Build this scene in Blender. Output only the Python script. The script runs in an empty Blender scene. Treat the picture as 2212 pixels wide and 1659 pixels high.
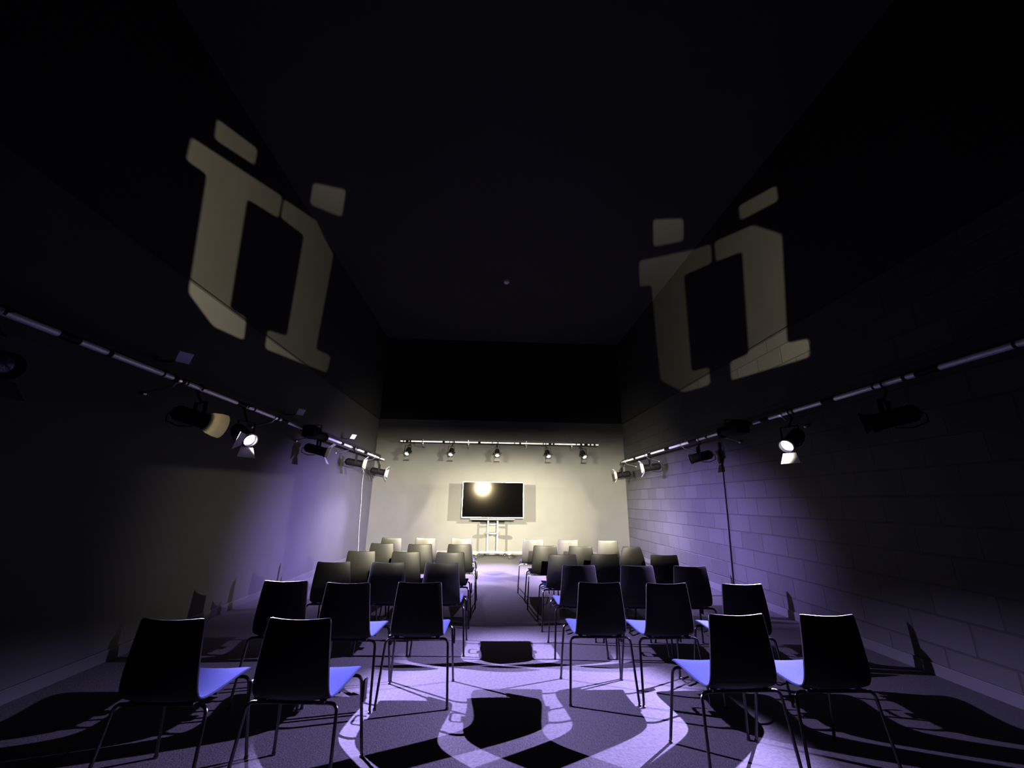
import bpy, bmesh, math, random
from mathutils import Vector, Matrix
random.seed(7)
sc = bpy.context.scene
COL = sc.collection
PI = math.pi

# ------------------------------------------------------------------ helpers
def V(*a): return Vector(a)

def finish(name, bm, mats, parent=None, smooth=True):
    me = bpy.data.meshes.new(name)
    bmesh.ops.recalc_face_normals(bm, faces=bm.faces[:])
    bm.to_mesh(me); bm.free()
    if not isinstance(mats, (list, tuple)): mats = [mats]
    for m in mats: me.materials.append(m)
    if smooth:
        me.shade_smooth()
        try: me.set_sharp_from_angle(angle=math.radians(35))
        except Exception: pass
    o = bpy.data.objects.new(name, me); COL.objects.link(o)
    if parent: o.parent = parent
    return o

def thing(name, label, cat, loc=(0,0,0), group=None, rz=0.0):
    o = bpy.data.objects.new(name, None); COL.objects.link(o)
    o.empty_display_size = .1
    o.location = loc; o.rotation_euler = (0,0,rz)
    o['label'] = label; o['category'] = cat
    if group: o['group'] = group
    return o

def tag(o, label, cat, group=None):
    o['label'] = label; o['category'] = cat
    if group: o['group'] = group
    return o

def struct(o):
    o['kind'] = 'structure'; return o

def box(bm, c, s, M=None, bev=0.0, mi=0):
    r = bmesh.ops.create_cube(bm, size=1.0)
    vs = r['verts']
    bmesh.ops.scale(bm, vec=Vector(s), verts=vs)
    if bev > 0:
        es = list({e for v in vs for e in v.link_edges})
        rr = bmesh.ops.bevel(bm, geom=es, offset=bev, segments=2, affect='EDGES', profile=.5)
        vs = list({v for f in rr['faces'] for v in f.verts} | {v for v in vs if v.is_valid})
    if M is not None: bmesh.ops.transform(bm, matrix=M, verts=vs)
    bmesh.ops.translate(bm, vec=Vector(c), verts=vs)
    for f in {f for v in vs for f in v.link_faces}: f.material_index = mi
    return vs

def frame(d, up=Vector((0,0,1))):
    d = Vector(d).normalized()
    r = d.cross(up)
    if r.length < 1e-5: r = Vector((1,0,0))
    r.normalize(); u = r.cross(d).normalized()
    return r, u, d

def tube(bm, pts, rad, seg=10, cap=True, mi=0):
    pts = [Vector(p) for p in pts]
    n = len(pts)
    rads = rad if isinstance(rad, (list, tuple)) else [rad]*n
    rings = []; prev = None
    for i, p in enumerate(pts):
        if i == 0: t = pts[1]-pts[0]
        elif i == n-1: t = pts[-1]-pts[-2]
        else: t = (pts[i+1]-p).normalized() + (p-pts[i-1]).normalized()
        t.normalize()
        if prev is None:
            a = t.orthogonal().normalized()
        else:
            a = prev - t*prev.dot(t); a.normalize()
        prev = a
        b = t.cross(a)
        rings.append([bm.verts.new(p + (a*math.cos(2*PI*k/seg)+b*math.sin(2*PI*k/seg))*rads[i]) for k in range(seg)])
    for i in range(n-1):
        for k in range(seg):
            f = bm.faces.new((rings[i][k], rings[i][(k+1)%seg], rings[i+1][(k+1)%seg], rings[i+1][k])); f.material_index = mi
    if cap:
        bm.faces.new(rings[0][::-1]).material_index = mi; bm.faces.new(rings[-1]).material_index = mi

def arc(c, a, b, r, a0, a1, n=6):
    return [Vector(c)+Vector(a)*r*math.cos(a0+(a1-a0)*i/n)+Vector(b)*r*math.sin(a0+(a1-a0)*i/n) for i in range(n+1)]

def lathe(bm, org, d, prof, seg=24, mi=0):
    """prof: list of (s along d, radius)."""
    r, u, d = frame(d); org = Vector(org); rings = []
    for s, rad in prof:
        if rad < 1e-6: rings.append([bm.verts.new(org+d*s)])
        else: rings.append([bm.verts.new(org+d*s+(r*math.cos(2*PI*k/seg)+u*math.sin(2*PI*k/seg))*rad) for k in range(seg)])
    for A, B in zip(rings, rings[1:]):
        for k in range(seg):
            k2 = (k+1) % seg
            if len(A) == 1 and len(B) == 1: continue
            if len(A) == 1: f = bm.faces.new((A[0], B[k2], B[k]))
            elif len(B) == 1: f = bm.faces.new((A[k], A[k2], B[0]))
            else: f = bm.faces.new((A[k], A[k2], B[k2], B[k]))
            f.material_index = mi

def slab(bm, quad, th, mi=0):
    q = [Vector(p) for p in quad]
    n = (q[1]-q[0]).cross(q[2]-q[0]).normalized()*th/2
    a = [bm.verts.new(p-n) for p in q]; b = [bm.verts.new(p+n) for p in q]
    m = len(q)
    for f in [a[::-1], b]+[[a[i], a[(i+1)%m], b[(i+1)%m], b[i]] for i in range(m)]:
        bm.faces.new(f).material_index = mi

# ------------------------------------------------------------------ materials
def mat(name, base=(.5,.5,.5), rough=.6, metal=0.0, spec=.4, noise=0.0, nscale=8.0, bump=0.0, bscale=200.0, emit=None, es=0.0):
    m = bpy.data.materials.new(name); m.use_nodes = True
    nt = m.node_tree; b = nt.nodes['Principled BSDF']
    b.inputs['Base Color'].default_value = (*base, 1)
    b.inputs['Roughness'].default_value = rough
    b.inputs['Metallic'].default_value = metal
    b.inputs['Specular IOR Level'].default_value = spec
    if emit:
        b.inputs['Emission Color'].default_value = (*emit, 1); b.inputs['Emission Strength'].default_value = es
    tc = nt.nodes.new('ShaderNodeTexCoord')
    if noise > 0:
        n = nt.nodes.new('ShaderNodeTexNoise'); n.inputs['Scale'].default_value = nscale; n.inputs['Detail'].default_value = 5
        nt.links.new(tc.outputs['Object'], n.inputs['Vector'])
        r = nt.nodes.new('ShaderNodeValToRGB')
        r.color_ramp.elements[0].color = (*[c*(1-noise) for c in base], 1); r.color_ramp.elements[0].position = .3
        r.color_ramp.elements[1].color = (*[min(1, c*(1+noise)) for c in base], 1); r.color_ramp.elements[1].position = .7
        nt.links.new(n.outputs['Fac'], r.inputs['Fac']); nt.links.new(r.outputs['Color'], b.inputs['Base Color'])
    if bump > 0:
        n = nt.nodes.new('ShaderNodeTexNoise'); n.inputs['Scale'].default_value = bscale; n.inputs['Detail'].default_value = 3
        nt.links.new(tc.outputs['Object'], n.inputs['Vector'])
        bp = nt.nodes.new('ShaderNodeBump'); bp.inputs['Strength'].default_value = bump; bp.inputs['Distance'].default_value = .01
        nt.links.new(n.outputs['Fac'], bp.inputs['Height']); nt.links.new(bp.outputs['Normal'], b.inputs['Normal'])
    return m

M = {}
M['floor'] = mat('grey_carpet', (.11,.107,.113), .85, spec=.2, noise=.16, nscale=45, bump=.35, bscale=90)
M['wall_low'] = mat('dark_grey_wall_paint', (.065,.065,.067), .62, spec=.22, noise=.05, nscale=1.7, bump=.03, bscale=60)
M['wall_back'] = mat('grey_back_wall_paint', (.075,.075,.075), .6, spec=.2, noise=.04, nscale=2.2, bump=.03, bscale=60)
M['wall_up'] = mat('black_upper_wall_paint', (.038,.038,.038), .75, spec=.06, noise=.05, nscale=2.0, bump=.03, bscale=60)
M['wall_up_right'] = mat('black_upper_wall_paint_right', (.034,.034,.034), .75, spec=.06, noise=.05, nscale=2.0, bump=.03, bscale=60)
M['wall_up_back'] = mat('black_upper_back_wall_paint', (.016,.016,.016), .75, spec=.05, noise=.05, nscale=2.0)
M['ceil'] = mat('dark_ceiling_paint', (.05,.049,.054), .78, spec=.08, noise=.06, nscale=.9, bump=.02, bscale=40)
M['base'] = mat('grey_skirting', (.08,.08,.083), .4, spec=.4)
M['shell'] = mat('black_chair_shell', (.03,.0295,.0285), .45, spec=.2, noise=.04, nscale=30, bump=.02, bscale=400)
M['pad'] = mat('pale_blue_seat_fabric', (.062,.076,.175), .8, spec=.02, noise=.05, nscale=60, bump=.05, bscale=700)
M['chrome'] = mat('chrome_legs', (.13,.13,.14), .25, metal=1.0)
M['plastic'] = mat('black_plastic', (.02,.02,.022), .45, spec=.4)
M['blk'] = mat('black_lamp_paint', (.010,.010,.011), .6, spec=.08, noise=.1, nscale=40)
M['door'] = mat('barn_door_paint', (.075,.075,.075), .55, spec=.2)
M['door_lit'] = mat('lit_barn_door_paint', (.42,.42,.42), .55, spec=.2)  # paler copy of the door paint, puts the lit look of flaps into colour
M['pipe'] = mat('pale_steel_pipe', (.85,.85,.88), .42, metal=.35, noise=.04, nscale=20)
M['steel'] = mat('bright_steel', (.7,.7,.72), .28, metal=1.0)
M['rail'] = mat('black_rail', (.03,.03,.034), .5, spec=.4)
M['tape'] = mat('black_tape', (.006,.006,.006), .6, spec=.2)
M['plate'] = mat('pale_label_plate', (.75,.74,.78), .5, spec=.3)
M['white'] = mat('white_plastic', (.7,.69,.68), .45, spec=.4)
M['cable'] = mat('black_cable_and_shadow', (.008,.008,.009), .5, spec=.3)
M['cable_pale'] = mat('pale_cable', (.3,.3,.29), .5, spec=.3)
M['stencil'] = mat('black_foil_stencil', (0,0,0), 1.0, spec=0.0)
M['lens_white'] = mat('lit_warm_lens', (.8,.8,.8), .1, emit=(1,.95,.84), es=11)
M['lens_purple'] = mat('lit_violet_lens', (.8,.8,.8), .1, emit=(.70,.52,1), es=16)
M['lens_soft'] = mat('dim_lens', (.5,.5,.5), .08, emit=(1,.95,.85), es=.15)
M['lens_dark'] = mat('unlit_lens', (.05,.05,.06), .05, spec=.8)
M['silver'] = mat('silver_bezel', (.75,.75,.74), .3, metal=.9)
M['stand'] = mat('satin_aluminium', (.72,.72,.71), .3, metal=.9)

def brick_material():
    m = mat('painted_concrete_block', (.065,.065,.066), .5, spec=.3)
    nt = m.node_tree; b = nt.nodes['Principled BSDF']
    tc = nt.nodes.new('ShaderNodeTexCoord'); sp = nt.nodes.new('ShaderNodeSeparateXYZ'); cb = nt.nodes.new('ShaderNodeCombineXYZ')
    nt.links.new(tc.outputs['Object'], sp.inputs[0]); nt.links.new(sp.outputs['Y'], cb.inputs['X']); nt.links.new(sp.outputs['Z'], cb.inputs['Y'])
    br = nt.nodes.new('ShaderNodeTexBrick')
    br.inputs['Scale'].default_value = 1.0; br.inputs['Brick Width'].default_value = .5; br.inputs['Row Height'].default_value = .25
    br.inputs['Mortar Size'].default_value = .009; br.inputs['Mortar Smooth'].default_value = .3
    br.inputs['Color1'].default_value = (.060,.060,.061,1); br.inputs['Color2'].default_value = (.074,.074,.076,1); br.inputs['Mortar'].default_value = (.046,.046,.048,1)
    nt.links.new(cb.outputs[0], br.inputs['Vector'])
    n = nt.nodes.new('ShaderNodeTexNoise'); n.inputs['Scale'].default_value = 30; n.inputs['Detail'].default_value = 6
    nt.links.new(tc.outputs['Object'], n.inputs['Vector'])
    mx = nt.nodes.new('ShaderNodeMix'); mx.data_type = 'RGBA'; mx.blend_type = 'MULTIPLY'; mx.inputs[0].default_value = .35
    nt.links.new(br.outputs['Color'], mx.inputs[6]); nt.links.new(n.outputs['Color'], mx.inputs[7])
    nt.links.new(mx.outputs[2], b.inputs['Base Color'])
    sub = nt.nodes.new('ShaderNodeMath'); sub.operation = 'MULTIPLY_ADD'; sub.inputs[1].default_value = -1.0
    nm = nt.nodes.new('ShaderNodeMath'); nm.operation = 'MULTIPLY'; nm.inputs[1].default_value = .18
    nt.links.new(n.outputs['Fac'], nm.inputs[0]); nt.links.new(br.outputs['Fac'], sub.inputs[0]); nt.links.new(nm.outputs[0], sub.inputs[2])
    bp = nt.nodes.new('ShaderNodeBump'); bp.inputs['Strength'].default_value = .55; bp.inputs['Distance'].default_value = .012
    nt.links.new(sub.outputs[0], bp.inputs['Height']); nt.links.new(bp.outputs['Normal'], b.inputs['Normal'])
    return m
M['block'] = brick_material()

def screen_material():
    m = mat('glossy_black_screen', (.0012,.0012,.0014), .035, spec=.5)
    b = m.node_tree.nodes['Principled BSDF']
    nt = m.node_tree
    g = nt.nodes.new('ShaderNodeBsdfGlossy'); g.inputs['Roughness'].default_value = .13; g.inputs['Color'].default_value = (.0011,.00095,.0007,1)
    ad = nt.nodes.new('ShaderNodeAddShader'); out = nt.nodes['Material Output']
    nt.links.new(b.outputs[0], ad.inputs[0]); nt.links.new(g.outputs[0], ad.inputs[1]); nt.links.new(ad.outputs[0], out.inputs['Surface'])
    return m
M['screen'] = screen_material()

# ------------------------------------------------------------------ room shell
XL, XR, YB, YR, ZC, ZK = -3.36, 3.90, 11.90, -6.0, 6.25, 3.70
bm = bmesh.new(); box(bm, (.27, (YB+YR)/2, -.1), (XR-XL+.6, YB-YR+.6, .2)); struct(finish('floor', bm, M['floor'], smooth=False))
bm = bmesh.new(); box(bm, (.27, (YB+YR)/2, ZC+.1), (XR-XL+.6, YB-YR+.6, .2)); struct(finish('ceiling', bm, M['ceil'], smooth=False))
def wall_y(name, x, s, lower, upper, y0=YR, y1=YB):
    bm = bmesh.new()
    prof = [(x,0),(x,ZK-.03),(x+s*.012,ZK-.03),(x+s*.012,ZK),(x-s*.02,ZK),(x-s*.02,ZC),(x+s*.3,ZC),(x+s*.3,0)]
    A = [bm.verts.new((px,y0,pz)) for px,pz in prof]; B = [bm.verts.new((px,y1,pz)) for px,pz in prof]
    n = len(prof)
    for i in range(n):
        f = bm.faces.new((A[i],A[(i+1)%n],B[(i+1)%n],B[i])); f.material_index = 1 if i in (2,3,4,5) else 0
    bm.faces.new(A); bm.faces.new(B[::-1])
    return struct(finish(name, bm, [lower, upper], smooth=False))
wall_y('wall_left', XL, -1, M['wall_low'], M['wall_up'])
wall_y('wall_right', XR, 1, M['block'], M['wall_up_right'])
bm = bmesh.new()
box(bm, (.27, YB+.15, ZK/2), (XR-XL+.6, .3, ZK)); box(bm, (.27, YB+.14, (ZK+ZC)/2), (XR-XL+.6, .32, ZC-ZK), mi=1)
struct(finish('wall_back', bm, [M['wall_back'], M['wall_up_back']], smooth=False))
bm = bmesh.new(); box(bm, (.27, YR-.15, ZC/2), (XR-XL+.6, .3, ZC)); struct(finish('wall_front', bm, M['wall_low'], smooth=False))
def skirting(name, c, s):
    bm = bmesh.new(); box(bm, c, s, bev=.004); struct(finish(name, bm, M['base'], smooth=False))
skirting('baseboard_left', (XL+.008, (YB+YR)/2, .05), (.016, YB-YR-.04, .1))
skirting('baseboard_right', (XR-.008, (YB+YR)/2, .05), (.016, YB-YR-.04, .1))
skirting('baseboard_back', (.27, YB-.008, .05), (XR-XL-.04, .016, .1))

# ------------------------------------------------------------------ chairs
def lerp(a, b, t): return a+(b-a)*t
PROF = [(.235,.435,.20),(.225,.450,.212),(.17,.456,.213),(.08,.450,.208),(-.03,.442,.204),(-.11,.440,.201),(-.165,.446,.198),(-.195,.468,.196),
        (-.208,.51,.193),(-.212,.57,.188),(-.212,.64,.180),(-.209,.72,.172),(-.205,.79,.165),(-.203,.812,.162)]
def shell_surface(i, u, narrow=False):
    y, z, w = PROF[i]
    n = len(PROF); back = max(0.0, (i-6)/(n-7))
    seat = 1-back if i > 5 else 1.0
    k = 1-u*u
    if narrow and i >= n-3: w = w*(1-.09*(i-(n-4)))
    y2 = y - .028*k*min(1, back*2.2)
    z2 = z - .012*k*seat - (.006*k*back)
    return Vector((u*w, y2, z2))
def sheet(bm, rows, cols, fn, th, normal_sign=1):
    P = [[fn(i, -1+2*j/(cols-1)) for j in range(cols)] for i in range(rows)]
    def nrm(i, j):
        a = P[min(i+1,rows-1)][j]-P[max(i-1,0)][j]; b = P[i][min(j+1,cols-1)]-P[i][max(j-1,0)]
        return a.cross(b).normalized()*normal_sign
    A = [[bm.verts.new(P[i][j]) for j in range(cols)] for i in range(rows)]
    B = [[bm.verts.new(P[i][j]+nrm(i,j)*th) for j in range(cols)] for i in range(rows)]
    for i in range(rows-1):
        for j in range(cols-1):
            bm.faces.new((A[i][j],A[i][j+1],A[i+1][j+1],A[i+1][j])); bm.faces.new((B[i][j],B[i+1][j],B[i+1][j+1],B[i][j+1]))
    for i in range(rows-1):
        for j in (0, cols-1): bm.faces.new((A[i][j],A[i+1][j],B[i+1][j],B[i][j]))
    for j in range(cols-1):
        for i in (0, rows-1): bm.faces.new((A[i][j],A[i][j+1],B[i][j+1],B[i][j]))

def subsurf(o, lv=2):
    md = o.modifiers.new('Subdivision', 'SUBSURF'); md.levels = lv; md.render_levels = lv
    return o

def make_chair(name, narrow=False):
    t = thing(name, 'chair', 'chair')
    bm = bmesh.new(); sheet(bm, len(PROF), 9, lambda i,u: shell_surface(i,u,narrow), .011, -1)
    subsurf(finish('shell', bm, M['shell'], t), 1)
    bm = bmesh.new()
    def pad(i, u):
        # pad rows follow the seat part of the shell, a little above it
        y, z, w = PROF[min(i,7)]
        p = shell_surface(min(i,7), u*.985)
        off = Vector((0,0,.004)) if i < 7 else Vector((0,.006,.004))
        return p+off
    sheet(bm, 8, 9, pad, .016, -1 if True else 1)
    o = finish('seat_pad', bm, M['pad'], t); subsurf(o, 1)
    # make sure the pad thickness goes up: flip if needed
    for sx in (-1, 1):
        for yf, ytop in ((.232,.165), (-.232,-.165)):
            bm = bmesh.new()
            zt = .418
            pts = [V(sx*.10,ytop,zt), V(sx*.195,ytop*1.02,zt)]
            top = V(sx*.228,ytop*1.05,zt-.034); foot = V(sx*.250,yf,.008)
            c = V(sx*.195,ytop*1.02,zt-.034)
            pts += [c+V(sx*.033*math.sin(a),(top.y-c.y)*a/(PI/2),.034*math.cos(a)) for a in (PI/8,PI/4,3*PI/8)] + [top, top.lerp(foot,.5), foot]
            tube(bm, pts, .0085, 10)
            lathe(bm, foot+V(0,0,-.008), (0,0,1), [(0,0),(0,.011),(.012,.011),(.014,.008)], 10)
            finish('leg', bm, M['chrome'], t)
    bm = bmesh.new()
    for yy in (-.165,.165): tube(bm, [(-.105,yy,.418),(.105,yy,.418)], .0085, 10)
    for sx in (-1,1):
        tube(bm, [(sx*.09,-.165,.418),(sx*.09,.165,.418)], .007, 8)
        box(bm, (sx*.175,-.02,.422), (.03,.06,.018), bev=.003)
        box(bm, (sx*.15,.165,.428), (.03,.035,.014), bev=.003)
        box(bm, (sx*.15,-.165,.424), (.03,.035,.014), bev=.003)
    finish('under_frame', bm, M['plastic'], t)
    bm = bmesh.new(); box(bm, (.249,.178,.345), (.014,.05,.11), bev=.004)
    finish('link_plate', bm, M['plastic'], t)
    bm = bmesh.new()
    tube(bm, [(-.190,-.05,.415),(-.225,-.05,.405),(-.232,-.04,.402),(-.232,.03,.402),(-.225,.04,.405),(-.190,.04,.415)], .005, 8)
    finish('link_hook', bm, M['plastic'], t)
    return t

def copy_thing(root):
    c = root.copy(); COL.objects.link(c)
    for ch in list(root.children):
        d = ch.copy(); COL.objects.link(d); d.parent = c
        for g in list(ch.children):
            e = g.copy(); COL.objects.link(e); e.parent = d
    return c

TOPS = [('AL1',-1.59,2.40),('AL2',-0.96,2.41),('BL1',-1.52,3.42),('BL2',-1.03,3.36),('BL3',-0.52,3.39),('CL1',-1.535,4.42),('CL2',-1.00,4.40),('CL3',-0.47,4.39),
('DL1',-1.535,5.31),('DL2',-1.00,5.28),('DL3',-0.47,5.26),('EL1',-1.52,6.25),('EL2',-0.99,6.17),('EL3',-0.43,6.20),('FL1',-1.59,7.14),('FL2',-1.06,7.19),('FL3',-0.47,7.19),
('FR1',0.73,7.13),('FR2',1.29,7.06),('FR3',1.93,7.02),('ER1',0.78,6.12),('ER2',1.29,6.08),('ER3',2.00,6.06),('DR1',0.86,5.14),('DR2',1.38,5.19),('DR3',2.09,5.15),
('CR1',0.88,4.31),('CR2',1.46,4.30),('CR3',2.00,4.29),('BR1',0.86,3.42),('BR2',1.37,3.40),('BR3',1.97,3.38),('AR1',1.39,2.50),('AR2',1.92,2.49)]
ROT = {'AL1':-2,'AL2':-3,'BL2':-3,'BL1':-1,'BR2':2,'AR1':2,'BR1':-1,'EL1':-3,'EL2':2,'FL1':-4,'FR1':-4,'ER2':-3,'CR3':-2,'FR2':-2}
ROWNAME = {'A':'in the row closest to the viewer','B':'in the second row from the viewer','C':'in the third row from the viewer',
           'D':'in the third row from the television','E':'in the second row from the television','F':'in the row nearest the television'}
SHADE = {'A':'black','B':'black','C':'dark','D':'dim','E':'grey lit','F':'bright lit'}
proto = make_chair('shell_chair'); proto_n = None
used = False
for key, x, y in TOPS:
    if key == 'ER3':
        o = make_chair('shell_chair', narrow=True)
    elif not used: o = proto; used = True
    else: o = copy_thing(proto)
    o.location = (x, y+.2, 0); o.rotation_euler = (0,0,math.radians(ROT.get(key,0)))
    row, blk, n = key[0], key[1], int(key[2])
    side = 'left' if blk == 'L' else 'right'
    if row == 'A':
        pos = {('L',1):'wall side',('L',2):'aisle side',('R',1):'aisle side',('R',2):'wall side'}[(blk,n)]
    else:
        pos = {('L',1):'wall side',('L',2):'in the middle',('L',3):'aisle side',('R',1):'aisle side',('R',2):'in the middle',('R',3):'wall side'}[(blk,n)]
    extra = 'rounded ' if key == 'ER3' else ''
    shade = 'black' if (blk == 'R' and row in 'CD') else SHADE[row]
    o['label'] = f'{shade} {extra}shell chair {ROWNAME[row]}, {side} block, {pos}'
    o['group'] = f'chairs in the {side} block'

# ------------------------------------------------------------------ television and stand
tvy = math.radians(2.3)
TV = thing('television', 'large flat television with silver frame on trolley stand before back wall', 'television', (.05,11.15,.98), rz=tvy)
bm = bmesh.new(); box(bm, (0,0,.458), (1.60,.012,.885)); finish('screen', bm, M['screen'], TV, smooth=False)
bm = bmesh.new()
W2, H2, fz = .8175, .458, .458
for s in (-1,1):
    box(bm, (s*(W2-.009),0,fz), (.018,.03,.916), bev=.003)
box(bm, (0,0,fz+H2-.007), (1.6,.03,.014), bev=.003); box(bm, (0,0,fz-H2+.011), (1.6,.03,.022), bev=.003)
finish('bezel', bm, M['silver'], TV)
bm = bmesh.new(); box(bm, (0,.026,fz), (1.62,.035,.90), bev=.008); box(bm, (0,.055,fz-.05), (.9,.03,.5), bev=.01)
finish('back_cover', bm, M['plastic'], TV)
bm = bmesh.new(); box(bm, (0,.02,-.035), (1.18,.07,.05), bev=.008); finish('speaker_bar', bm, M['plastic'], TV)

ST = thing('tv_stand', 'silver trolley stand with two poles, shelf and castors under television', 'stand', (.06,11.27,0), rz=tvy)
for s in (-1,1):
    bm = bmesh.new(); tube(bm, [(s*.125,.03,.12),(s*.125,.03,1.62)], .026, 16); finish('pole', bm, M['stand'], ST)
bm = bmesh.new(); box(bm, (0,-.01,1.42), (.5,.03,.34), bev=.004); finish('mount_bracket', bm, M['plastic'], ST)
def shelf(name, z, w, d):
    bm = bmesh.new()
    pts = [V(w/2,.06,z)]+[V(w/2*math.cos(a),-.02-d*math.sin(a),z) for a in [PI*i/16 for i in range(17)]]+[V(-w/2,.06,z)]
    slab(bm, pts, .018); finish(name, bm, M['stand'], ST)
shelf('shelf', .615, .42, .30); shelf('upper_shelf', .83, .22, .10)
bm = bmesh.new(); box(bm, (0,.03,.125), (.72,.07,.035), bev=.006); box(bm, (0,.03,.155), (.3,.1,.02), bev=.004)
for s in (-1,1):
    tube(bm, [(s*.34,.22,.115),(s*.36,.0,.12),(s*.42,-.26,.115)], .022, 12)
finish('base_frame', bm, M['stand'], ST)
for x, y in ((-.42,-.26),(.42,-.26),(-.34,.22),(.34,.22)):
    bm = bmesh.new(); lathe(bm, (x-.014,y,.035), (1,0,0), [(0,0),(0,.032),(.004,.035),(.024,.035),(.028,.032),(.028,0)], 18)
    tube(bm, [(x,y,.06),(x,y,.105)], .012, 10); box(bm, (x,y,.062), (.045,.03,.018), bev=.003)
    finish('castor', bm, M['plastic'], ST)

# ------------------------------------------------------------------ lighting bars
def lighting_bar(name, label, a, b, bands, arms, rail_off):
    a, b = Vector(a), Vector(b); d = (b-a).normalized(); L = (b-a).length
    t = thing(name, label, 'lighting bar', a)
    bm = bmesh.new(); tube(bm, [(0,0,0), d*L], .024, 16); finish('pipe', bm, M['pipe'], t)
    ro = Vector(rail_off)
    bm = bmesh.new()
    r, u, _ = frame(d)
    Mx = Matrix((r, d, u)).transposed()
    box(bm, d*L/2+ro, (.06, L, .05), M=Mx, bev=.004); finish('power_rail', bm, M['rail'], t, smooth=False)
    for p, q in bands:
        bm = bmesh.new(); tube(bm, [d*p, d*q], .0262, 14); finish('tape_band', bm, M['tape'], t)
    for s, off, end in arms:
        bm = bmesh.new(); o = d*s; e = Vector(end)
        tube(bm, [o+V(0,0,-.02), o+e*.12+V(0,0,-.05), o+e], .011, 10)
        bmesh.ops.create_uvsphere(bm, u_segments=12, v_segments=8, radius=.026, matrix=Matrix.Translation(o+e))
        lathe(bm, o-d*.02, d, [(0,.026),(0,.034),(.04,.034),(.04,.026)], 14)
        tube(bm, [o+ro*.2, o+ro], .010, 8)
        finish('wall_arm', bm, M['steel'], t)
    return t
XT, XU, ZT = -3.03, 3.57, 2.48
Y0 = .4
gl = [(2.74,2.89),(3.11,3.15),(3.66,3.68),(3.79,3.94),(3.96,3.98),(4.79,4.97),(5.13,5.16),(5.72,5.77),(5.83,6.02),(8.23,8.36),(8.90,9.08),(9.72,9.97)]
gr = [(2.40,2.42),(2.90,3.09),(3.17,3.20),(3.47,3.49),(3.93,4.10),(4.52,4.55),(4.97,5.13),(5.30,5.69),(6.52,6.57),(6.88,7.18),(8.01,8.23),(9.02,9.18),(9.99,10.12)]
lighting_bar('lighting_bar', 'long pale lighting pipe running along the left wall', (XT,Y0,ZT), (XT,11.6,ZT), [(p-Y0,q-Y0) for p,q in gl],
             [(y-Y0,0,(-.315,.04,-.13)) for y in (3.86,5.67,7.01,8.83,10.72)], (-.12,0,.10))
lighting_bar('lighting_bar', 'long pale lighting pipe running along the right wall', (XU,Y0,ZT), (XU,11.1,ZT), [(p-Y0,q-Y0) for p,q in gr],
             [(y-Y0,0,(.315,.04,-.13)) for y in (4.74,6.12,7.48,9.31,10.87)], (.12,0,.10))
gb = [(-2.49,-2.465),(-2.42,-2.34),(-2.32,-2.27),(-1.97,-1.955),(-1.40,-1.34),(-1.21,-1.195),(-1.09,-1.06),(-.41,-.34),(-.02,.0),(.15,.17),(.61,.63),(.75,.80),(1.42,1.44),(1.58,1.66),(1.70,1.75),(2.36,2.38),(2.50,2.54),(2.60,2.70),(2.76,2.80),(2.87,2.92)]
def back_bar():
    t = thing('lighting_bar', 'short pale lighting pipe across the back wall above the television', 'lighting bar', (-2.57,11.4,2.985))
    L = 5.58
    bm = bmesh.new(); tube(bm, [(0,0,0),(L,0,0)], .024, 16); finish('pipe', bm, M['pipe'], t)
    bm = bmesh.new(); box(bm, (L/2,.10,.06), (L,.05,.05)); finish('power_rail', bm, M['rail'], t, smooth=False)
    for p, q in gb:
        bm = bmesh.new(); tube(bm, [(p+2.57,0,0),(q+2.57,0,0)], .0262, 14); finish('tape_band', bm, M['tape'], t)
    for x in (-1.95,-.68,.95,2.25):
        bm = bmesh.new(); tube(bm, [(x+2.57,0,-.02),(x+2.57,.06,-.11),(x+2.57,.5,-.11)], .012, 10)
        bmesh.ops.create_uvsphere(bm, u_segments=12, v_segments=8, radius=.03, matrix=Matrix.Translation((x+2.57,-.01,-.05)))
        tube(bm, [(x+2.57,0,.02),(x+2.57,.02,.06)], .014, 8); tube(bm, [(x+2.57,0,.05),(x+2.57,.1,.06)], .01, 8)
        finish('wall_arm', bm, M['steel'], t)
    return t
back_bar()
def rear_bar():
    t = thing('lighting_bar', 'lighting pipe across the room behind the viewer', 'lighting bar', (-3.3,-1.1,2.52))
    bm = bmesh.new(); tube(bm, [(0,0,0),(7.16,0,0)], .024, 16); finish('pipe', bm, M['pipe'], t)
    bm = bmesh.new()
    for x in (1.0,3.6,6.2): tube(bm, [(x,0,.02),(x,0,ZC-2.52)], .012, 8)
    finish('hanger', bm, M['rail'], t)
rear_bar()

# ------------------------------------------------------------------ stage lamps
def spot_light(name, parent, loc, d, watts, color, size_deg, blend, radius, vs=1.0):
    l = bpy.data.lights.new(name, 'SPOT'); l.energy = watts*2; l.color = color
    l.spot_size = math.radians(size_deg); l.spot_blend = blend; l.shadow_soft_size = radius
    o = bpy.data.objects.new(name, l); COL.objects.link(o)
    o.parent = parent; o.location = loc
    o.rotation_mode = 'QUATERNION'; o.rotation_quaternion = Vector(d).to_track_quat('-Z', 'Y'); o.scale = (1, vs, 1)
    return o

def round_poly(pts, rad):
    out = []; n = len(pts)
    for i in range(n):
        p0, p, p1 = Vector(pts[i-1]), Vector(pts[i]), Vector(pts[(i+1)%n])
        a, b = p0-p, p1-p; r = min(rad, a.length*.4, b.length*.4)
        A, B = p+a.normalized()*r, p+b.normalized()*r
        for k in range(5):
            t = k/4; out.append((1-t)**2*A+2*t*(1-t)*p+t*t*B)
    return out

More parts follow.
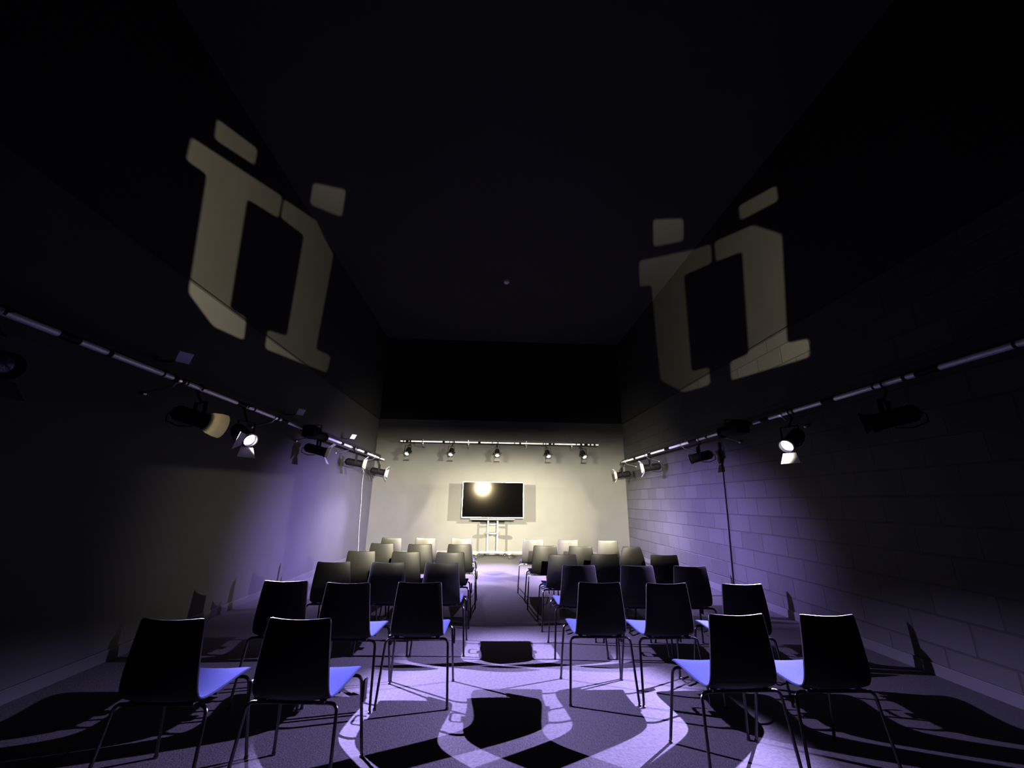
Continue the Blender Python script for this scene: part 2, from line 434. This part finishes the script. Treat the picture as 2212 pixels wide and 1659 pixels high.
def stencil_mesh(name, org, d, dist, outer, holes, rad, parent, base):
    """opaque plate at org+d*dist; holes are lists of world points seen from org."""
    r, u, d = frame(d)
    def pr(P):
        q = Vector(P)-org; k = dist/q.dot(d); return Vector((q.dot(r)*k, q.dot(u)*k))
    cu = bpy.data.curves.new(name, 'CURVE'); cu.dimensions = '2D'; cu.fill_mode = 'BOTH'
    def spl(pts):
        s = cu.splines.new('POLY'); s.points.add(len(pts)-1); s.use_cyclic_u = True
        for i, p in enumerate(pts): s.points[i].co = (p[0]*10, p[1]*10, 0, 1)
    spl([Vector((outer*math.cos(2*PI*k/40), outer*math.sin(2*PI*k/40))) for k in range(40)])
    for h in holes:
        pts = [pr(P) for P in h]
        spl(round_poly(pts, rad) if rad > 0 else pts)
    tmp = bpy.data.objects.new(name+'_src', cu); COL.objects.link(tmp)
    dg = bpy.context.evaluated_depsgraph_get(); dg.update()
    me = bpy.data.meshes.new_from_object(tmp.evaluated_get(dg))
    COL.objects.unlink(tmp); bpy.data.objects.remove(tmp)
    for v in me.vertices:
        p = org + d*dist + r*(v.co.x/10) + u*(v.co.y/10); v.co = p-Vector(base)
    me.materials.clear(); me.materials.append(M['stencil'])
    o = bpy.data.objects.new(name, me); COL.objects.link(o); o.parent = parent
    return o

def lamp(name, label, hang, c, aim, lens='lens_dark', body_r=.075, front=.15, back=.22, flaps=((90,48),(270,48),(0,48),(180,48)),
         flap_len=.12, watts=0, color=(1,1,1), size=70, blend=.7, radius=.035, cat='stage light', group=None, door_mat='door', snoot=None, square=False, bar=None, vs=1.0):
    """hang: point on the pipe; c: body centre (world); aim: world point the beam goes to."""
    hang, c, aim = Vector(hang), Vector(c), Vector(aim)
    d = (aim-c).normalized(); t = thing(name, label, cat, hang, group)
    C = c-hang; r, u, d = frame(d)
    bm = bmesh.new()
    if square:
        Mx = Matrix((r, d, u)).transposed()
        box(bm, C-d*.06, (body_r*2.1, back+.02, body_r*2.1), M=Mx, bev=.01)
        lathe(bm, C, d, [(-.02,body_r*.95),(front*.4,body_r*.8),(front-.02,body_r*.8),(front-.02,body_r*.95),(front,body_r*.95),(front,body_r*.78),(front-.05,body_r*.75)], 28)
    else:
        lathe(bm, C, d, [(-back,0),(-back,body_r*.55),(-back+.025,body_r*.8),(-back+.03,body_r*.95),(-.03,body_r),(front-.035,body_r),(front-.03,body_r*1.12),(front,body_r*1.12),(front,body_r*.97),(front-.05,body_r*.92)], 28)
        for k in range(3):
            s = -back+.05+.035*k
            lathe(bm, C, d, [(s,body_r*.97),(s+.004,body_r*1.05),(s+.012,body_r*1.05),(s+.016,body_r*.97)], 28)
        tube(bm, [C-d*(back-.01)+u*.0, C-d*(back+.03)-u*.03, C-d*(back+.02)-u*.1, C-d*(back*.6)-u*.12, C-d*.02-u*.085], .006, 8)
    finish('housing', bm, M['blk'], t)
    bm = bmesh.new(); lr = body_r*.92
    lathe(bm, C, d, [(front-.045,lr),(front-.03,lr*.9),(front-.018,lr*.55),(front-.014,0)], 28)
    finish('lens', bm, M[lens], t)
    for ang, op in flaps:
        a = math.radians(ang); e = r*math.cos(a)+u*math.sin(a); s = d.cross(e)
        o = math.radians(op); g = d*math.cos(o)+e*math.sin(o)
        base = C+d*front+e*body_r*1.1
        w0, w1 = body_r*.95, body_r*1.45
        bm = bmesh.new(); slab(bm, [base-s*w0, base+s*w0, base+g*flap_len+s*w1, base+g*flap_len-s*w1], .003)
        finish('barn_door', bm, M[door_mat], t, smooth=False)
    # yoke
    hr = Vector((r.x, r.y, 0)).normalized(); w = body_r*1.35
    topz = C.z+max(body_r*1.5, min(.17, -C.z-.08))
    bm = bmesh.new()
    top = V(C.x, C.y, topz)
    for s in (-1,1):
        slab(bm, [C+hr*s*w+d*.018-V(0,0,.02), C+hr*s*w-d*.018-V(0,0,.02), V(C.x,C.y,topz)+hr*s*w-d*.018*0-V(d.x,d.y,0)*.018, V(C.x,C.y,topz)+hr*s*w+V(d.x,d.y,0)*.018], .005)
        tube(bm, [C+hr*s*(w+.004), C+hr*s*(body_r*.9)], .012, 8); tube(bm, [C+hr*s*(w+.0), C+hr*s*(w+.03)], .02, 10)
    dd = Vector((d.x,d.y,0)); dd = dd.normalized() if dd.length > .01 else V(0,1,0)
    slab(bm, [top+hr*w+dd*.018, top+hr*w-dd*.018, top-hr*w-dd*.018, top-hr*w+dd*.018], .005)
    finish('yoke', bm, M['blk'], t)
    # clamp hooked round the pipe
    bm = bmesh.new()
    ax = V(0,1,0) if bar is None else Vector(bar)
    sd = ax.cross(V(0,0,1))
    ring = [ (sd*math.cos(a)+V(0,0,1)*math.sin(a))*.037 for a in [PI*1.5-2*PI*.86*i/14 for i in range(15)]]
    tube(bm, ring, .008, 8)
    tube(bm, [V(0,0,-.036), V(0,0,-.075), top+V(0,0,.0)], .011, 10)
    tube(bm, [sd*.034, sd*.075], .008, 8)
    finish('clamp', bm, M['blk'], t)
    if snoot:
        bm = bmesh.new(); s0, r0, s1, r1 = snoot
        lathe(bm, C, d, [(s0,r0),(s0+(s1-s0)*.3,lerp(r0,r1,.62)),(s0+(s1-s0)*.7,lerp(r0,r1,.95)),(s1,r1),(s1,r1*.96),(s0+(s1-s0)*.7,lerp(r0,r1,.88)),(s0,r0*.9)], 28)
        finish('hood', bm, M['hood'], t)
    if watts > 0:
        spot_light('lamp_beam', t, C+d*(front+.002), d, watts, color, size, blend, radius, vs)
    return t, c+d*(front+.002), d

def hood_mat():
    m = mat('translucent_lit_look_hood', (.75,.72,.62), .5)  # cream and translucent to imitate light falling on the outside of the hood
    nt = m.node_tree; b = nt.nodes['Principled BSDF']
    tr = nt.nodes.new('ShaderNodeBsdfTranslucent'); tr.inputs['Color'].default_value = (.8,.75,.6,1)
    mx = nt.nodes.new('ShaderNodeMixShader'); mx.inputs[0].default_value = .6
    nt.links.new(b.outputs[0], mx.inputs[1]); nt.links.new(tr.outputs[0], mx.inputs[2]); nt.links.new(mx.outputs[0], nt.nodes['Material Output'].inputs['Surface'])
    return m
M['hood'] = hood_mat()

PURPLE = (.61,.52,1.0); WARM = (1.0,.93,.73); GOBO = (1.0,.90,.66); COOLW = (.95,.9,1.0)
GL, GRP, GB = 'lamps on the left bar', 'lamps on the right bar', 'lamps on the back bar'
def L(label, y, aim, **k):
    z = k.pop('z', 2.16); return lamp('stage_spotlight', label, (XT,y,ZT), (XT+.05,y,z), aim, group=GL, **k)
def R(label, y, aim, **k):
    z = k.pop('z', 2.15); return lamp('stage_spotlight', label, (XU,y,ZT), (XU-.05,y,z), aim, group=GRP, **k)

# left bar
L('unlit lamp at the very left edge of the view', 2.40, (3.0,1.2,.5), flaps=((90,48),(270,48)), lens='lens_dark')
L('lamp with warm lit hood on left bar', 4.16, (1.9,11.9,.6), flaps=(), lens='lens_white', front=.10, snoot=(.07,.08,.24,.125),
  watts=5200, color=WARM, size=60, blend=.9, radius=.010, vs=.52)
L('lit violet spotlight on left bar facing the chairs', 4.98, (.6,3.15,0), lens='lens_purple', watts=1950, color=PURPLE, size=72, blend=.6, radius=.012, z=2.12, vs=.47,
  flaps=((270,54),(0,66)), door_mat='door_lit')
L('black spotlight with cream lit flap below left projector', 7.10, (3.9,8.4,.5), lens='lens_soft', watts=5200, color=(.51,.41,1), size=64, blend=.9, radius=.012, vs=.55, z=2.20, flaps=((90,50),(270,50),(0,50)), door_mat='door_lit')
L('grey lit spotlight with white bar, second from left corner', 9.12, (3.9,11.0,1.2), lens='lens_white', watts=500, color=WARM, size=60, blend=.9, z=2.17, flaps=((90,50),(270,50),(0,50)), door_mat='door_lit')
L('small spotlight in the back left corner beside wall', 11.05, (.5,11.75,1.5), lens='lens_white', z=2.12, flaps=((90,50),(270,50),(180,50)), door_mat='door_lit')
# right bar
R('nearly hidden lamp with thin bright rim, closest on right bar', 3.38, (-1.3,11.9,.6), lens='lens_white', flaps=((180,40),), flap_len=.05, front=.12,
  watts=5200, color=WARM, size=60, blend=.9, radius=.010, vs=.52)
R('glaring violet spotlight on right bar facing the viewer', 4.59, (.2,3.1,0), lens='lens_purple', watts=1950, color=PURPLE, size=72, blend=.6, radius=.012, z=2.13, vs=.46,
  flaps=((270,54),), door_mat='door_lit')
R('black silhouetted spotlight pointing left under right bar', 6.79, (-3.36,9.2,.4), lens='lens_soft', watts=4200, color=(.51,.41,1), size=62, blend=.9, radius=.012, vs=.66, z=2.17, flaps=((90,50),(270,50)))
R('black spotlight with white lit flap, second from right corner', 8.98, (-3.36,10.8,1.2), lens='lens_white', watts=500, color=WARM, size=60, blend=.9, z=2.17, flaps=((90,50),(270,50),(180,50)), door_mat='door_lit')
R('small bright spotlight in the back right corner', 11.0, (-.5,11.7,1.6), lens='lens_white', z=2.14, flaps=((90,50),(270,50),(180,50)), door_mat='door_lit')
# profile projectors lying on the bars
def prof(label, hang, c, aim, group, **k): return lamp('profile_spotlight', label, hang, c, aim, group=group, cat='projector', square=True, flaps=(), **k)
prof('boxy black projector on top of left bar', (XT,6.55,ZT), (XT+.17,6.55,2.41), (XT+.17,9.5,2.35), GL, body_r=.085, front=.42, back=.26)
prof('boxy black projector high on right bar', (XU,5.45,ZT), (XU-.2,5.45,2.42), (XU-.2,8.2,2.38), GRP, body_r=.085, front=.30, back=.30)
# back bar
for x, lx, hz, lb in ((-2.28,-2.42,2.60,'leftmost spotlight on the back bar'),(-1.11,-1.2,2.60,'second spotlight from left on the back bar'),(.13,.14,2.58,'middle spotlight on the back bar above the television'),
               (1.50,1.64,2.57,'second spotlight from right on the back bar'),(2.49,2.68,2.55,'rightmost spotlight on the back bar')):
    c = V(lerp(x,lx,.4),11.36,2.69)
    dv = V((lx-x)*.7,-.72,-.74).normalized()
    lamp('stage_spotlight', lb, (x,11.4,2.985), c, c+dv*4, lens='lens_white', body_r=.062, front=.12, back=.16, group=GB, bar=(1,0,0),
         watts=1000, color=(.66,.55,1), size=54, blend=1.0, radius=.012, flaps=((90,55),(270,30)), flap_len=.09)

# key and gobo projectors on the bar behind the viewer
def projector(label, c, target, holes, outer, dist, rad, watts, color, size, blend, radius, hang=None, bar=(1,0,0), group='projectors behind the viewer'):
    c = Vector(c); d = (Vector(target)-c).normalized()
    t, _, _ = lamp('profile_spotlight', label, hang or (c.x,-1.1,2.52), c, target, lens='lens_soft', flaps=(), front=.12, body_r=max(.09,outer*1.05), cat='projector', group=group, bar=bar)
    org = c+d*.14
    spot_light('lamp_beam', t, org-t.location, d, watts, color, size, blend, radius)
    stencil_mesh('stencil_plate', org, d, dist, outer, holes, rad, t, t.location)
    bm = bmesh.new(); lathe(bm, org-t.location, d, [(-.03,outer*1.02),(dist+.004,outer*1.02),(dist+.004,outer*.99),(-.03,outer*.99)], 32)
    finish('barrel', bm, M['stencil'], t)
    return t
RG = {'dotA':[(2.744,5.945,6.25),(3.268,5.885,6.25),(3.559,6.505,6.25),(3.057,6.731,6.25)],
'dotB':[(3.88,5.292,6.049),(3.88,4.473,5.711),(3.88,4.493,5.468),(3.88,5.306,5.783)],
'left':[(2.946,7.223,6.25),(3.853,6.773,6.25),(3.88,6.178,5.965),(3.88,6.22,5.596),(3.88,7.246,5.967),(3.88,7.389,3.91),(3.88,6.746,3.784),(3.88,6.795,3.464),(3.88,7.824,3.604),(3.88,8.859,4.174),(3.823,8.745,6.25),(3.577,8.155,6.25),(3.329,8.252,6.25)],
'right':[(3.88,6.059,5.925),(3.88,5.053,5.506),(3.88,4.547,4.964),(3.88,4.816,3.478),(3.88,4.455,3.394),(3.88,4.503,3.165),(3.88,6.149,3.358),(3.88,6.112,3.671),(3.88,5.617,3.626),(3.88,5.387,5.264),(3.88,6.097,5.543)]}
LG = {'dotA':[(-3.34,3.854,5.68),(-3.34,4.608,6.02),(-3.34,4.618,5.752),(-3.34,3.896,5.42)],
'dotB':[(-2.974,5.444,6.25),(-2.498,5.569,6.25),(-2.804,6.252,6.25),(-3.242,5.954,6.25)],
'left':[(-3.34,3.613,5.139),(-3.34,5.343,5.874),(-3.34,5.355,5.486),(-3.34,4.631,5.213),(-3.34,4.771,3.687),(-3.34,5.123,3.716),(-3.34,5.163,3.418),(-3.34,4.571,3.351),(-3.34,4.097,3.535),(-3.34,3.925,4.943),(-3.34,3.627,4.845)],
'right':[(-3.34,5.387,5.869),(-3.309,6.344,6.25),(-3.34,7.333,6.185),(-3.34,7.224,4.084),(-3.34,7.902,4.201),(-3.34,7.848,3.818),(-3.34,5.659,3.492),(-3.34,5.633,3.771),(-3.34,6.169,3.9),(-3.34,6.129,5.754),(-3.34,5.408,5.538)]}
projector('projector behind the viewer throwing the sign on right wall', (-.5,-1.2,2.12), (3.88,6.3,4.6), list(RG.values()), .075, .15, .001, 3900, GOBO, 60, .2, .0004)
projector('projector behind the viewer throwing the sign on left wall', (1.0,-1.2,2.12), (-3.34,5.7,4.7), list(LG.values()), .075, .15, .001, 4200, GOBO, 60, .2, .0004)
# key wash: framing shutters cut the beam above the near rows
KO = Vector((.5,-1.15,2.15))
def uv(u, v): return KO+Vector((u, 1, v))*10
key_hole = [uv(-.36,.052), uv(.335,.052), uv(.335,-.176), uv(.10,-.186), uv(.02,-.203), uv(-.12,-.208), uv(-.36,-.214)]
projector('projector behind the viewer washing the stage in warm light', KO-Vector((0,1,-.02)).normalized()*.14, KO+V(-.02,1,-.1)*10, [key_hole], .085, .15, 0, 9500, WARM, 52, .35, .008)

# dim patch with straight shutter edges on the left wall
patch = [(XL,2.2,1.66),(XL,7.25,1.77),(XL,7.3,.02),(XL,2.2,.12)]
projector('projector at the near end of right bar throwing a dim patch on left wall', (XU-.03,1.7,2.12), (XL,6.8,.8), [patch], .085, .15, 0, 760, WARM, 40, 1.0, .0009, hang=(XU,1.7,ZT), bar=None, group=GRP)

# ------------------------------------------------------------------ small fittings
for i, (y, lb) in enumerate(((3.96,'pale square plate above left bar, nearest the viewer'),(6.53,'pale square plate above left bar near the projector'),(9.11,'pale square plate above left bar near back corner'))):
    t = thing('square_plate', lb, 'bracket', (-3.34,y,2.72), group='plates above the left bar')
    bm = bmesh.new()
    dv = V(.55,.35,.35).normalized(); r, u, d = frame(V(.6,-.45,-.65))
    c = V(.24,.0,.02)
    slab(bm, [c-r*.06-u*.06, c+r*.06-u*.06, c+r*.06+u*.06, c-r*.06+u*.06], .006); finish('plate', bm, M['plate'], t, smooth=False)
    bm = bmesh.new(); tube(bm, [(0,0,-.02),(.12,0,-.03),(.235,0,.03)], .012, 8); box(bm, (.006,0,-.02), (.012,.06,.08))
    finish('arm', bm, M['rail'], t)

o = thing('smoke_detector', 'small white smoke detector on the ceiling', 'smoke detector', (.22,8.21,ZC))
bm = bmesh.new(); lathe(bm, (0,0,0), (0,0,-1), [(0,0),(0,.065),(.012,.065),(.016,.05),(.03,.048)], 24); finish('mount', bm, M['white'], o)
bm = bmesh.new(); lathe(bm, (0,0,0), (0,0,-1), [(.028,.03),(.03,.062),(.05,.060),(.062,.034),(.075,.028),(.08,0)], 24); finish('sensor_head', bm, M['white'], o)

bm = bmesh.new()
tube(bm, [(-3.345,10.85,2.30),(-3.335,10.9,2.1),(-3.34,10.93,1.7),(-3.335,11.0,1.3),(-3.34,11.06,.8),(-3.335,11.15,.35),(-3.34,11.2,.12),(-3.33,11.35,.03)], .0045, 8)
tag(finish('hanging_cable', bm, M['cable_pale']), 'thin pale cable hanging down the left wall near the back corner', 'cable')
bm = bmesh.new()
tube(bm, [(3.885,6.76,2.42),(3.885,6.76,2.05),(3.885,6.80,1.2),(3.885,6.85,.5),(3.885,6.88,.11)], .010, 8)
tube(bm, [(3.88,6.76,2.42),(3.87,6.76,2.25),(3.88,6.76,2.05)], .022, 8)  # thick black top is the lamp's shadow on the wall, built as a tube
tag(finish('wall_cable_and_shadow', bm, M['cable']), 'dark cable running down the block wall on the right, lamp shadow at its top', 'cable')

# ------------------------------------------------------------------ world, camera, view
w = bpy.data.worlds.new('World'); sc.world = w; w.use_nodes = True
w.node_tree.nodes['Background'].inputs[0].default_value = (.5,.5,.7,1); w.node_tree.nodes['Background'].inputs[1].default_value = .0005
cam = bpy.data.cameras.new('Camera'); co = bpy.data.objects.new('Camera', cam); COL.objects.link(co)
yaw, pitch, roll = 0.0457409, 0.2835310, .0135
f = Vector((math.sin(yaw)*math.cos(pitch), math.cos(yaw)*math.cos(pitch), math.sin(pitch)))
r = Vector((math.cos(yaw), -math.sin(yaw), 0)); u = r.cross(f)
r2 = r*math.cos(roll)+u*math.sin(roll); u2 = -r*math.sin(roll)+u*math.cos(roll)
m = Matrix((r2, u2, -f)).transposed().to_4x4(); m.translation = (0,0,1.4)
co.matrix_world = m
cam.sensor_fit = 'HORIZONTAL'; cam.sensor_width = 36.0; cam.lens = 872/2212*36; cam.clip_start = .05
sc.camera = co
sc.view_settings.view_transform = 'Standard'; sc.view_settings.look = 'None'; sc.view_settings.gamma = .74; sc.view_settings.exposure = .15
sc.cycles.use_denoising = True
sc.cycles.sample_clamp_indirect = 4.0
sc.cycles.max_bounces = 6
